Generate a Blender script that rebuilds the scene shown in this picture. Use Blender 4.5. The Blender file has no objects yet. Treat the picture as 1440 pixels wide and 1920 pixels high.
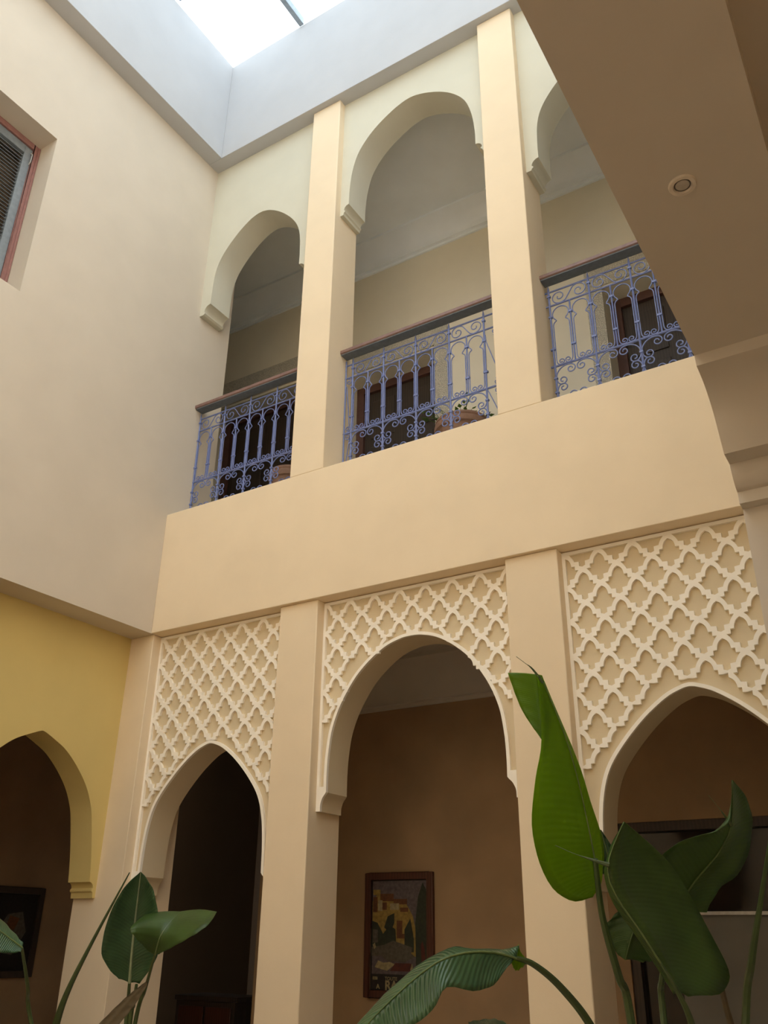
import bpy, bmesh, math, random
from mathutils import Vector, Matrix
random.seed(7)
R = math.radians
scene = bpy.context.scene
C = bpy.context.collection
FLOOR = 0.0
ZO = 3.65                      # height of the gallery beam's underside above the courtyard floor

# ------------------------------------------------------------------ camera
F_PX = 1634.96
CAM = Vector((4.8824, -4.4619, -2.0552 + ZO))
RX, RL, RZ = R(115.97804), R(0.70761), R(32.1493)
CAM_ROT = Matrix.Rotation(RZ, 3, 'Z') @ Matrix.Rotation(RX, 3, 'X') @ Matrix.Rotation(RL, 3, 'Z')
cam_data = bpy.data.cameras.new('camera')
cam = bpy.data.objects.new('camera', cam_data)
C.objects.link(cam)
cam.matrix_world = Matrix.Translation(CAM) @ CAM_ROT.to_4x4()
cam_data.sensor_fit = 'HORIZONTAL'
cam_data.sensor_width = 36.0
cam_data.lens = F_PX / 1440 * 36.0
cam_data.clip_start = 0.02
scene.camera = cam

# ------------------------------------------------------------------ sky, sun, portal, exposure
SKY = (0.80, 0.92, 1.0)
SKY_STRENGTH = 3.3
SUN_STRENGTH = 25.5
world = bpy.data.worlds.new('sky')
scene.world = world
world.use_nodes = True
bg = world.node_tree.nodes['Background']
bg.inputs[0].default_value = (*SKY, 1)
bg.inputs[1].default_value = SKY_STRENGTH
sun_data = bpy.data.lights.new('sun', 'SUN')
sun_data.energy = SUN_STRENGTH
sun_data.angle = R(0.6)
sun_data.color = (1.0, 0.98, 0.95)
sun = bpy.data.objects.new('sun', sun_data)
C.objects.link(sun)
SUN_DIR = Vector((-0.433, 0.427, 0.794))
sun.rotation_euler = SUN_DIR.to_track_quat('Z', 'Y').to_euler()
sun.location = (0, 0, 14)
portal_data = bpy.data.lights.new('skylight_portal', 'AREA')
portal_data.shape = 'RECTANGLE'
portal_data.size = 4.2
portal_data.size_y = 6.4
portal_data.cycles.is_portal = True
portal = bpy.data.objects.new('skylight_portal', portal_data)
C.objects.link(portal)
portal.location = (2.25, -3.25, 6.35 + ZO)
scene.view_settings.view_transform = 'Standard'
scene.view_settings.look = 'None'
scene.view_settings.gamma = 1.0
scene.view_settings.use_curve_mapping = False
scene.view_settings.exposure = 0.0
scene.cycles.max_bounces = 14
scene.cycles.diffuse_bounces = 9
scene.cycles.transparent_max_bounces = 12

# ------------------------------------------------------------------ materials
def srgb(r, g, b):
    f = lambda c: c / 12.92 if c <= .04045 else ((c + .055) / 1.055) ** 2.4
    return (f(r / 255), f(g / 255), f(b / 255))

def new_mat(name):
    m = bpy.data.materials.new(name)
    m.use_nodes = True
    nt = m.node_tree
    return m, nt, nt.nodes['Principled BSDF']

def plaster(name, col, rough=.85, var=.03, bump=.13, scale=3.0, stain=0.0):
    m, nt, p = new_mat(name)
    tc = nt.nodes.new('ShaderNodeTexCoord')
    n1 = nt.nodes.new('ShaderNodeTexNoise'); n1.inputs['Scale'].default_value = scale; n1.inputs['Detail'].default_value = 5
    n2 = nt.nodes.new('ShaderNodeTexNoise'); n2.inputs['Scale'].default_value = 140; n2.inputs['Detail'].default_value = 4
    n3 = nt.nodes.new('ShaderNodeTexNoise'); n3.inputs['Scale'].default_value = 9; n3.inputs['Detail'].default_value = 3
    for n in (n1, n2, n3): nt.links.new(tc.outputs['Object'], n.inputs['Vector'])
    rmp = nt.nodes.new('ShaderNodeValToRGB')
    a = tuple(max(0, c * (1 - var)) for c in col); b = tuple(min(1, c * (1 + var)) for c in col)
    rmp.color_ramp.elements[0].position = .3; rmp.color_ramp.elements[0].color = (*a, 1)
    rmp.color_ramp.elements[1].position = .7; rmp.color_ramp.elements[1].color = (*b, 1)
    nt.links.new(n1.outputs['Fac'], rmp.inputs['Fac'])
    nt.links.new(rmp.outputs['Color'], p.inputs['Base Color'])
    p.inputs['Roughness'].default_value = rough
    mix = nt.nodes.new('ShaderNodeMath'); mix.operation = 'MULTIPLY_ADD'
    mix.inputs[1].default_value = .18
    nt.links.new(n2.outputs['Fac'], mix.inputs[0]); nt.links.new(n3.outputs['Fac'], mix.inputs[2])
    b1 = nt.nodes.new('ShaderNodeBump'); b1.inputs['Strength'].default_value = bump; b1.inputs['Distance'].default_value = .01
    nt.links.new(mix.outputs[0], b1.inputs['Height']); nt.links.new(b1.outputs['Normal'], p.inputs['Normal'])
    return m

def paint(name, col, rough=.45, metallic=0, var=.12, scale=30):
    m, nt, p = new_mat(name)
    tc = nt.nodes.new('ShaderNodeTexCoord')
    n1 = nt.nodes.new('ShaderNodeTexNoise'); n1.inputs['Scale'].default_value = scale; n1.inputs['Detail'].default_value = 4
    nt.links.new(tc.outputs['Object'], n1.inputs['Vector'])
    rmp = nt.nodes.new('ShaderNodeValToRGB')
    rmp.color_ramp.elements[0].position = .3; rmp.color_ramp.elements[0].color = (*[c * (1 - var) for c in col], 1)
    rmp.color_ramp.elements[1].position = .7; rmp.color_ramp.elements[1].color = (*[min(1, c * (1 + var)) for c in col], 1)
    nt.links.new(n1.outputs['Fac'], rmp.inputs['Fac']); nt.links.new(rmp.outputs['Color'], p.inputs['Base Color'])
    p.inputs['Roughness'].default_value = rough; p.inputs['Metallic'].default_value = metallic
    return m

def wood(name, col, rough=.5):
    m, nt, p = new_mat(name)
    tc = nt.nodes.new('ShaderNodeTexCoord')
    mp = nt.nodes.new('ShaderNodeMapping'); mp.inputs['Scale'].default_value = (3, 3, 1)
    w = nt.nodes.new('ShaderNodeTexWave'); w.inputs['Scale'].default_value = 4; w.inputs['Distortion'].default_value = 6; w.inputs['Detail'].default_value = 3
    nt.links.new(tc.outputs['Object'], mp.inputs['Vector']); nt.links.new(mp.outputs['Vector'], w.inputs['Vector'])
    rmp = nt.nodes.new('ShaderNodeValToRGB')
    rmp.color_ramp.elements[0].color = (*[c * .8 for c in col], 1); rmp.color_ramp.elements[1].color = (*[min(1, c * 1.15) for c in col], 1)
    nt.links.new(w.outputs['Fac'], rmp.inputs['Fac']); nt.links.new(rmp.outputs['Color'], p.inputs['Base Color'])
    p.inputs['Roughness'].default_value = rough
    return m

def carved(name, col):
    m, nt, p = new_mat(name)
    tc = nt.nodes.new('ShaderNodeTexCoord')
    v = nt.nodes.new('ShaderNodeTexVoronoi'); v.feature = 'DISTANCE_TO_EDGE'; v.inputs['Scale'].default_value = 62
    nt.links.new(tc.outputs['Object'], v.inputs['Vector'])
    rmp = nt.nodes.new('ShaderNodeValToRGB')
    rmp.color_ramp.elements[0].position = .06; rmp.color_ramp.elements[0].color = (*[c * .68 for c in col], 1)
    rmp.color_ramp.elements[1].position = .2; rmp.color_ramp.elements[1].color = (*col, 1)
    nt.links.new(v.outputs['Distance'], rmp.inputs['Fac']); nt.links.new(rmp.outputs['Color'], p.inputs['Base Color'])
    b1 = nt.nodes.new('ShaderNodeBump'); b1.inputs['Strength'].default_value = 1; b1.inputs['Distance'].default_value = .02
    nt.links.new(rmp.outputs['Color'], b1.inputs['Height']); nt.links.new(b1.outputs['Normal'], p.inputs['Normal'])
    p.inputs['Roughness'].default_value = .9
    return m

def glass(name, tint=(1, 1, 1), gloss=.06):
    m, nt, p = new_mat(name)
    nt.nodes.remove(p)
    out = nt.nodes['Material Output']
    t = nt.nodes.new('ShaderNodeBsdfTransparent'); t.inputs[0].default_value = (*tint, 1)
    g = nt.nodes.new('ShaderNodeBsdfGlossy'); g.inputs['Roughness'].default_value = .03
    mx = nt.nodes.new('ShaderNodeMixShader'); mx.inputs[0].default_value = gloss
    nt.links.new(t.outputs[0], mx.inputs[1]); nt.links.new(g.outputs[0], mx.inputs[2]); nt.links.new(mx.outputs[0], out.inputs[0])
    return m

def leafmat(name, col, trans, tcol, gloss=.35, vein=1.0):
    m, nt, p = new_mat(name)
    out = nt.nodes['Material Output']
    uv = nt.nodes.new('ShaderNodeUVMap'); uv.uv_map = 'blade'
    sep = nt.nodes.new('ShaderNodeSeparateXYZ'); nt.links.new(uv.outputs[0], sep.inputs[0])
    # veins run outwards from the midrib and forwards to the tip
    ab = nt.nodes.new('ShaderNodeMath'); ab.operation = 'ABSOLUTE'; nt.links.new(sep.outputs['X'], ab.inputs[0])
    k = nt.nodes.new('ShaderNodeMath'); k.operation = 'MULTIPLY_ADD'; k.inputs[1].default_value = -.10
    nt.links.new(ab.outputs[0], k.inputs[0]); nt.links.new(sep.outputs['Y'], k.inputs[2])
    s = nt.nodes.new('ShaderNodeMath'); s.operation = 'MULTIPLY'; s.inputs[1].default_value = 230
    nt.links.new(k.outputs[0], s.inputs[0])
    sn = nt.nodes.new('ShaderNodeMath'); sn.operation = 'SINE'; nt.links.new(s.outputs[0], sn.inputs[0])
    nz = nt.nodes.new('ShaderNodeTexNoise'); nz.inputs['Scale'].default_value = 9
    tc = nt.nodes.new('ShaderNodeTexCoord'); nt.links.new(tc.outputs['Object'], nz.inputs['Vector'])
    ad = nt.nodes.new('ShaderNodeMath'); ad.operation = 'MULTIPLY_ADD'; ad.inputs[1].default_value = .07
    nt.links.new(sn.outputs[0], ad.inputs[0]); nt.links.new(nz.outputs['Fac'], ad.inputs[2])
    rmp = nt.nodes.new('ShaderNodeValToRGB')
    rmp.color_ramp.elements[0].position = .25; rmp.color_ramp.elements[0].color = (*[c * .72 for c in col], 1)
    rmp.color_ramp.elements[1].position = .75; rmp.color_ramp.elements[1].color = (*[min(1, c * 1.3) for c in col], 1)
    nt.links.new(ad.outputs[0], rmp.inputs['Fac'])
    nt.links.new(rmp.outputs['Color'], p.inputs['Base Color'])
    p.inputs['Roughness'].default_value = gloss
    b1 = nt.nodes.new('ShaderNodeBump'); b1.inputs['Strength'].default_value = .35 * vein; b1.inputs['Distance'].default_value = .004
    nt.links.new(sn.outputs[0], b1.inputs['Height']); nt.links.new(b1.outputs['Normal'], p.inputs['Normal'])
    tr = nt.nodes.new('ShaderNodeBsdfTranslucent'); tr.inputs[0].default_value = (*tcol, 1)
    mx = nt.nodes.new('ShaderNodeMixShader'); mx.inputs[0].default_value = trans
    nt.links.new(p.outputs[0], mx.inputs[1]); nt.links.new(tr.outputs[0], mx.inputs[2]); nt.links.new(mx.outputs[0], out.inputs[0])
    return m

M = {}
M['cream'] = plaster('cream_plaster', (.795, .66, .468))
M['left'] = plaster('pale_plaster', (.60, .53, .43))
M['well'] = plaster('well_plaster', (.465, .475, .49))
M['upper_arch'] = plaster('pale_yellow_plaster', (.60, .58, .47))
M['field'] = plaster('panel_plaster', (.66, .555, .375), var=.03)
M['white'] = plaster('white_stucco', (.95, .90, .80), var=.015, bump=.08)
M['ochre'] = plaster('ochre_plaster', (.66, .52, .20))
M['brown'] = plaster('terracotta_plaster', (.36, .24, .135), var=.14, scale=2.2)
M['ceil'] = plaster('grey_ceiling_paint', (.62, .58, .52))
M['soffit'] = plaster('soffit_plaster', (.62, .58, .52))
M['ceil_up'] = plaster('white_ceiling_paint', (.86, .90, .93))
M['floor_up'] = plaster('pale_gallery_floor', (.72, .68, .60))
M['gallery'] = plaster('gallery_plaster', (.78, .72, .58))
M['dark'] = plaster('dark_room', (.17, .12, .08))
M['blue'] = paint('blue_painted_iron', (.15, .19, .40), .4)
M['rail'] = paint('red_brown_wood', (.21, .125, .108), .5)
M['doorframe'] = paint('red_brown_door_frame', (.10, .045, .035), .5)
M['railgrey'] = paint('grey_painted_board', (.13, .15, .17), .6)
M['door'] = wood('dark_door_wood', (.05, .035, .025))
M['frame'] = wood('mahogany_frame', (.075, .022, .012), .35)
M['redframe'] = paint('red_window_paint', (.27, .13, .112), .5)
M['greyframe'] = paint('grey_shutter_paint', (.20, .23, .25), .5)
M['metal'] = paint('grey_skylight_metal', (.30, .36, .42), .5)
M['pane'] = glass('clear_glazing')
M['darkglass'] = paint('dark_door_glass', (.015, .012, .01), .12, var=.05)
M['curtain'] = plaster('grey_panel', (.20, .19, .17), var=.1)
M['steel'] = paint('pale_steel', (.55, .55, .54), .3, .3)
M['stucco'] = carved('carved_stucco', (.74, .69, .58))
M['terracotta'] = paint('terracotta_pot', (.30, .18, .125), .8)
M['soil'] = plaster('potting_soil', (.05, .035, .025))
M['lampwhite'] = paint('white_lamp_trim', (.72, .66, .58), .4)
M['lampglass'] = paint('lamp_lens', (.50, .47, .42), .15)
M['lampdark'] = paint('lamp_reflector', (.10, .085, .07), .3)
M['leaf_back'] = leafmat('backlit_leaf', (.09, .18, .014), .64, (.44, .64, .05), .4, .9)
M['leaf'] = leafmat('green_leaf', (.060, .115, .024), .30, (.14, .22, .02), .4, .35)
M['leaf_blue'] = leafmat('glossy_leaf', (.050, .115, .048), .16, (.09, .17, .03), .28, .8)
M['midrib'] = paint('pale_midrib', (.11, .16, .05), .4)
M['midrib_pale'] = paint('whitish_midrib', (.30, .36, .22), .3)
M['stem'] = paint('green_petiole', (.055, .085, .025), .4)
M['sheath'] = paint('brown_sheath', (.12, .095, .055), .7)

def tiles_mat():
    m, nt, p = new_mat('courtyard_tiles')
    tc = nt.nodes.new('ShaderNodeTexCoord')
    b = nt.nodes.new('ShaderNodeTexBrick'); b.offset = 0; b.inputs['Scale'].default_value = 3
    b.inputs['Color1'].default_value = (.42, .33, .235, 1); b.inputs['Color2'].default_value = (.38, .295, .21, 1); b.inputs['Mortar'].default_value = (.18, .15, .12, 1)
    b.inputs['Mortar Size'].default_value = .01; b.inputs['Brick Width'].default_value = 1; b.inputs['Row Height'].default_value = 1
    nt.links.new(tc.outputs['Object'], b.inputs['Vector']); nt.links.new(b.outputs['Color'], p.inputs['Base Color'])
    p.inputs['Roughness'].default_value = .5
    return m
M['tiles'] = tiles_mat()

# ------------------------------------------------------------------ mesh helpers
# every shape below is given with z measured from the beam's underside; build() lifts it by ZO
class MB:
    def __init__(s): s.v, s.f, s.mi = [], [], []
    def add(s, verts, faces, mi=0):
        o = len(s.v); s.v += [tuple(v) for v in verts]
        s.f += [tuple(i + o for i in f) for f in faces]; s.mi += [mi] * len(faces); return s
    def box(s, x0, x1, y0, y1, z0, z1, mi=0):
        v = [(x0, y0, z0), (x1, y0, z0), (x1, y1, z0), (x0, y1, z0), (x0, y0, z1), (x1, y0, z1), (x1, y1, z1), (x0, y1, z1)]
        return s.add(v, [(0, 3, 2, 1), (4, 5, 6, 7), (0, 1, 5, 4), (1, 2, 6, 5), (2, 3, 7, 6), (3, 0, 4, 7)], mi)
    def prism(s, poly, a, b, axis='y', mi=0):
        n = len(poly)
        if axis == 'y': P = lambda p, t: (p[0], t, p[1])
        elif axis == 'x': P = lambda p, t: (t, p[0], p[1])
        else: P = lambda p, t: (p[0], p[1], t)
        v = [P(p, a) for p in poly] + [P(p, b) for p in poly]
        f = [tuple(range(n)), tuple(range(2 * n - 1, n - 1, -1))] + [(i, i + n, (i + 1) % n + n, (i + 1) % n) for i in range(n)]
        return s.add(v, f, mi)
    def tube(s, pts, r, n=6, mi=0, cap=True):
        pts = [Vector(p) for p in pts]; k = len(pts)
        rad = r if isinstance(r, (list, tuple)) else [r] * k
        t0 = (pts[1] - pts[0]).normalized()
        up = Vector((0, 1, 0)) if abs(t0.y) < .9 else Vector((1, 0, 0))
        nrm = (up - t0 * up.dot(t0)).normalized()
        rings = []
        for i, p in enumerate(pts):
            t = (pts[min(i + 1, k - 1)] - pts[max(i - 1, 0)])
            t = t.normalized() if t.length > 1e-9 else t0
            nrm = (nrm - t * nrm.dot(t)); nrm = nrm.normalized() if nrm.length > 1e-6 else up
            bn = t.cross(nrm)
            rings.append([p + (nrm * math.cos(2 * math.pi * j / n) + bn * math.sin(2 * math.pi * j / n)) * rad[i] for j in range(n)])
        v = [q for ring in rings for q in ring]
        f = [(i * n + j, i * n + (j + 1) % n, (i + 1) * n + (j + 1) % n, (i + 1) * n + j) for i in range(k - 1) for j in range(n)]
        if cap: f += [tuple(range(n - 1, -1, -1)), tuple((k - 1) * n + j for j in range(n))]
        return s.add(v, f, mi)
    def lathe(s, prof, c=(0, 0), n=28, mi=0):
        v = [(c[0] + r * math.cos(2 * math.pi * j / n), c[1] + r * math.sin(2 * math.pi * j / n), z) for r, z in prof for j in range(n)]
        f = [(i * n + j, i * n + (j + 1) % n, (i + 1) * n + (j + 1) % n, (i + 1) * n + j) for i in range(len(prof) - 1) for j in range(n)]
        return s.add(v, f, mi)
    def mesh(s, name, mats, origin, merge=False, smooth=30):
        me = bpy.data.meshes.new(name)
        me.from_pydata([(x - origin[0], y - origin[1], z - origin[2]) for x, y, z in s.v], [], s.f)
        for m in (mats if isinstance(mats, list) else [mats]): me.materials.append(m)
        me.polygons.foreach_set('material_index', s.mi)
        bm = bmesh.new(); bm.from_mesh(me)
        if merge: bmesh.ops.remove_doubles(bm, verts=bm.verts, dist=1e-4)
        bmesh.ops.recalc_face_normals(bm, faces=bm.faces)
        bm.to_mesh(me); bm.free()
        if smooth:
            me.polygons.foreach_set('use_smooth', [True] * len(me.polygons))
            me.set_sharp_from_angle(angle=R(smooth))
        me.update()
        return me
    def centre(s):
        xs, ys, zs = zip(*s.v)
        return ((min(xs) + max(xs)) / 2, (min(ys) + max(ys)) / 2, min(zs))
    def build(s, name, mats, parent=None, merge=False, smooth=30, origin=None, bevel=0):
        o = origin or s.centre()
        ob = bpy.data.objects.new(name, s.mesh(name, mats, o, merge, smooth))
        place(ob, o, parent)
        if bevel:
            b = ob.modifiers.new('edge', 'BEVEL'); b.width = bevel; b.segments = 2; b.limit_method = 'ANGLE'; b.angle_limit = R(40)
        return ob

ORIGIN = {}
def place(ob, o, parent=None):
    """put an object whose origin is o (z from the beam's underside) under a parent"""
    C.objects.link(ob)
    ORIGIN[ob.name] = Vector(o)
    if parent is None: ob.location = (o[0], o[1], o[2] + ZO)
    else:
        ob.parent = parent; ob.location = Vector(o) - ORIGIN[parent.name]
def thing(name, label, cat, base, group=None):
    e = bpy.data.objects.new(name, None); e.empty_display_size = .1
    place(e, base); tag(e, label, cat, group); return e
def tag(o, label, cat, group=None):
    o['label'] = label; o['category'] = cat
    if group: o['group'] = group
    return o
def struct(o): o['kind'] = 'structure'; return o
def piece(mesh, name, o, parent, scale=None):
    ob = bpy.data.objects.new(name, mesh); place(ob, o, parent)
    if scale: ob.scale = scale
    return ob
def box(name, mat, x0, x1, y0, y1, z0, z1, parent=None, bevel=0):
    return MB().box(x0, x1, y0, y1, z0, z1).build(name, mat, parent, bevel=bevel)
def catmull(P, n=6):
    out = []
    for i in range(len(P) - 1):
        p0, p1, p2, p3 = P[max(i - 1, 0)], P[i], P[i + 1], P[min(i + 2, len(P) - 1)]
        for k in range(n):
            t = k / n
            out.append(tuple(.5 * (2 * b + (c - a) * t + (2 * a - 5 * b + 4 * c - d) * t * t + (3 * b - a - 3 * c + d) * t ** 3) for a, b, c, d in zip(p0, p1, p2, p3)))
    out.append(tuple(P[-1])); return out
FL = -ZO

# measured plan of the courtyard front
W = 4.49
A1, A2, B1, B2 = 1.2189, 1.5376, 2.9224, 3.2512          # lower pillars
a1, a2, b1, b2 = 1.2476, 1.5493, 2.9397, 3.2437          # upper pillars
YP, YL, YB, YU = .03, .109, .37, .33
ZT, ZC, ZK = 1.0, 4.863, 6.194
EX, EY = .163, -.058
BACK = 1.8
XL, XR = -1.9, 6.4                                        # outer gallery walls
YN = -7.0

# ------------------------------------------------------------------ the room shell
struct(box('floor', M['tiles'], XL - .2, XR + .2, YN - .2, BACK + .2, FL - .1, FL))
struct(box('wall_front', M['cream'], 0, W, 0, YB, 0, ZT, bevel=.004))
# left wall above the arcade with its window opening
WY1, WY0, WZ0, WZ1 = -1.663, -2.72, 2.10, 3.64
wl = MB()
wl.box(-.46, 0, YN, WY0, 0, ZC); wl.box(-.46, 0, WY1, .48, 0, ZC)
wl.box(-.46, 0, WY0, WY1, 0, WZ0); wl.box(-.46, 0, WY0, WY1, WZ1, ZC)
struct(wl.build('wall_left', M['left'], merge=True))
# piers under the left wall
struct(MB().box(-.456, 0, YP, .50, FL, 0).build('wall_left_pier', M['cream'], bevel=.004))
struct(MB().box(-.456, -.0, YN, -1.45, FL, 0).build('wall_left_lower', M['cream'], bevel=.004))
# right wall: wide opening with a stepped, rounded corner bracket
OP = [(YB, FL), (YB, ZC), (YN, ZC), (YN, FL), (-6.3, FL), (-6.3, -.318), (-1.924, -.318), (-1.914, -.353)]
OP += catmull([(-1.914, -.353), (-1.827, -.374), (-1.749, -.428), (-1.700, -.507), (-1.668, -.566)], 5)[1:]
OP += [(-1.585, -.566)] + catmull([(-1.585, -.575), (-1.570, -.612), (-1.545, -.640), (-1.522, -.648)], 3) + [(-1.522, -.692), (-1.470, -.692), (-1.470, FL)]
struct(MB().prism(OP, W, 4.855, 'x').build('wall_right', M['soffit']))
# the far side of the court and the outer gallery walls
struct(box('wall_near', M['cream'], XL, XR, YN - .2, YN, FL, ZC))
struct(box('wall_outer_left', M['brown'], XL - .2, XL, YN, BACK, FL, .9))
struct(box('wall_outer_right', M['cream'], XR, XR + .2, YN, BACK, FL, .9))
struct(box('wall_upper_right', M['gallery'], XR, XR + .2, YN, BACK, .9, 5.0))
struct(box('wall_upper_left', M['gallery'], XL - .2, XL, YN, BACK, .9, 5.0))

def wall_with_holes(name, mat, x0, x1, y0, y1, z0, z1, holes):
    mb = MB(); x = x0
    for hx0, hx1, hz0, hz1 in holes:
        mb.box(x, hx0, y0, y1, z0, z1)
        if hz0 > z0: mb.box(hx0, hx1, y0, y1, z0, hz0)
        mb.box(hx0, hx1, y0, y1, hz1, z1); x = hx1
    mb.box(x, x1, y0, y1, z0, z1)
    return struct(mb.build(name, mat, merge=True))
LOW = [(-1.78, -.25, FL, -.36), (2.88, 4.25, FL, -1.33)]
UP = [(-1.42, -.10, .95, 3.42), (.45, 1.52, .95, 3.22), (3.24, 4.30, .95, 3.22)]
wall_with_holes('wall_back', M['brown'], XL, XR, BACK, BACK + .32, FL, .82, LOW)
wall_with_holes('wall_upper_back', M['gallery'], XL, XR, BACK, BACK + .32, .82, 5.0, UP)
# dark room behind the open doorway of the lower floor
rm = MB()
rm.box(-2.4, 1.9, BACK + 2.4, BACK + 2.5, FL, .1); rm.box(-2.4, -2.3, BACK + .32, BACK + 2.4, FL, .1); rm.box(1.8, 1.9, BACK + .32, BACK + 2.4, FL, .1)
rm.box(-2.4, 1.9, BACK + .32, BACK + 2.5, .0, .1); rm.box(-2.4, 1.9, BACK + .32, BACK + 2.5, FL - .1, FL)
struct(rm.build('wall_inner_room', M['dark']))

# gallery floors and ceilings
def ring(name, mat, z0, z1):
    struct(box(name, mat, XL, XR, YB, BACK, z0, z1))
    struct(box(name, mat, XL, -.46, YN, YB, z0, z1))
    struct(box(name, mat, 4.855, XR, YN, YB, z0, z1))
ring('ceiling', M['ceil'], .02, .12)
ring('floor_upper', M['floor_up'], .82, .95)
ring('ceiling_upper', M['ceil_up'], 4.80, 4.95)
# crown mouldings along the back wall of both galleries
def crown(name, zt, zb_, dep, parent_mat):
    pr = [(BACK, zt), (BACK - dep, zt), (BACK - dep, zt - .03)]
    pr += catmull([(BACK - dep + .02, zt - .045), (BACK - dep * .55, zt - .10), (BACK - dep * .25, (zt + zb_) / 2 - .03), (BACK - .05, zb_ + .06)], 4)
    pr += [(BACK - .05, zb_ + .035), (BACK - .02, zb_ + .03), (BACK - .02, zb_), (BACK, zb_)]
    return struct(MB().prism(pr, XL, XR, 'x').build(name, parent_mat))
crown('trim_1', .02, -.335, .30, M['ceil'])
crown('trim_2', 4.80, 4.50, .22, M['ceil_up'])
struct(MB().prism([(XL, .02), (XL + .3, .02), (XL + .18, -.09), (XL + .05, -.27), (XL, -.335)], YN, BACK, 'y').build('trim_3', M['ceil']))

# light well between the cornice and the skylight
SX1, SY1 = W - EX, -6.4
struct(box('trim_4', M['well'], EX - .62, W + .4, EY, .35, ZC, ZK, bevel=.004))
struct(box('trim_5', M['well'], -.46, EX, YN, EY, ZC, ZK, bevel=.004))
struct(box('trim_6', M['well'], SX1, 4.9, YN, EY, ZC, ZK))
struct(box('trim_7', M['well'], EX, SX1, YN, SY1, ZC, ZK))

# ------------------------------------------------------------------ skylight
sk = thing('skylight', 'bright glazed skylight with grey metal bars at the top of the light well', 'skylight', (2.25, -3.2, ZK))
nx, ny = 5, 8
px_ = (SX1 - EX) / nx; py_ = (EY - SY1) / ny
PX = [EX + (.902 + .0) * k for k in range(nx)] + [SX1]
PX = [EX] + [1.065 + .79 * k for k in range(4)] + [SX1]
PY = [EY] + [-.905 - .785 * k for k in range(7)] + [SY1]
for x in PX[1:-1]: box('bar', M['metal'], x - .025, x + .025, SY1, EY, ZK, ZK + .09, sk)
for y in PY[1:-1]:
    for i in range(len(PX) - 1):
        box('cross_bar', M['metal'], PX[i] + .025, PX[i + 1] - .025, y - .022, y + .022, ZK + .01, ZK + .08, sk)
for i in range(len(PX) - 1):
    for j in range(len(PY) - 1):
        box('pane', M['pane'], PX[i] + .02, PX[i + 1] - .02, PY[j + 1] + .02, PY[j] - .02, ZK + .045, ZK + .053, sk)

# ------------------------------------------------------------------ pillars
def pillar(label, mat, x0, x1, y0, y1, z0, z1):
    return tag(MB().box(x0, x1, y0, y1, z0, z1).build('pillar', mat, bevel=.006), label, 'pillar')
pillar('cream square lower pillar between the left and middle lattice arches', M['cream'], A1, A2, YP, YB, FL, 0)
pillar('cream square lower pillar between the middle and right lattice arches behind the tall leaf', M['cream'], B1, B2, YP, YB, FL, 0)
pillar('cream upper pillar left of the tall middle gallery arch', M['cream'], a1, a2, 0.0, YU, ZT, ZC)
pillar('cream upper pillar right of the tall middle gallery arch', M['cream'], b1, b2, 0.0, YU, ZT, ZC)

# ------------------------------------------------------------------ arches
H_MID = [(.612, -1.25), (.612, -1.12), (.604, -1.0), (.580, -.86), (.520, -.714), (.422, -.567), (.312, -.462), (.19, -.385), (.075, -.349), (0, -.343)]
H_SIDE = [(.530, -1.70), (.524, -1.53), (.504, -1.375), (.460, -1.243), (.375, -1.125), (.250, -.998), (.125, -.905), (.04, -.868), (0, -.860)]
H_UMID = [(.604, 3.60), (.602, 3.75), (.582, 3.945), (.530, 4.135), (.430, 4.285), (.305, 4.395), (.165, 4.475), (.06, 4.512), (0, 4.520)]
H_USIDE = [(.506, 3.165), (.505, 3.31), (.492, 3.50), (.450, 3.645), (.362, 3.780), (.240, 3.905), (.125, 3.985), (.045, 4.015), (0, 4.020)]
H_YEL = [(.585, -1.735), (.570, -1.60), (.548, -1.466), (.514, -1.303), (.484, -1.222), (.440, -1.142), (.380, -1.066), (.297, -.984), (.205, -.913), (.11, -.866), (.03, -.832), (0, -.824)]

def arch_curve(half, cx, n=5):
    h = catmull(half, n)                              # spring -> apex on the + side
    right = [(cx + x, z) for x, z in h]; left = [(cx - x, z) for x, z in h]
    return left + right[-2::-1]                       # left spring -> apex -> right spring

def arch_outline(half, cx, x0, x1, ztop, drop=.115, lip=True):
    """filler between two pillars: straight top, arch with a cavetto corbel at either foot"""
    cv = arch_curve(half, cx); zs = half[0][1]; hw = half[0][0]
    def corb(side):
        e = x0 if side < 0 else x1; xi = cx + side * hw
        q = abs(e - xi) * .56
        c = [(xi, zs - .004)] + [(xi + side * q * math.sin(R(t)), zs - .004 - q * (1 - math.cos(R(t)))) for t in (18, 36, 54, 72, 90)]
        z1 = zs - .004 - q
        if not lip:
            c = [(xi, zs - .004)] + catmull([(xi + side * q * .22, zs - .016), (xi + side * q * .62, zs - .036), (xi + side * q * .92, zs - .066), (xi + side * q, zs - .085)], 3)
            return c + [(xi + side * q, zs - drop), (e, zs - drop)]
        return c + [(xi + side * (q - .010), z1 - .010), (xi + side * (q - .010), z1 - .020), (xi + side * (q + .002), z1 - .030), (xi + side * (q + .006), zs - drop), (e, zs - drop)]
    L = corb(-1)[::-1]; Rr = corb(1)
    return [(x0, ztop)] + L + cv + Rr + [(x1, ztop)], cv, L, Rr

def offset(cv, d):
    out = []
    for i, (x, z) in enumerate(cv):
        a = cv[max(i - 1, 0)]; b = cv[min(i + 1, len(cv) - 1)]
        tx, tz = b[0] - a[0], b[1] - a[1]; l = math.hypot(tx, tz) or 1
        out.append((x - tz / l * d, z + tx / l * d))
    return out

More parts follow.
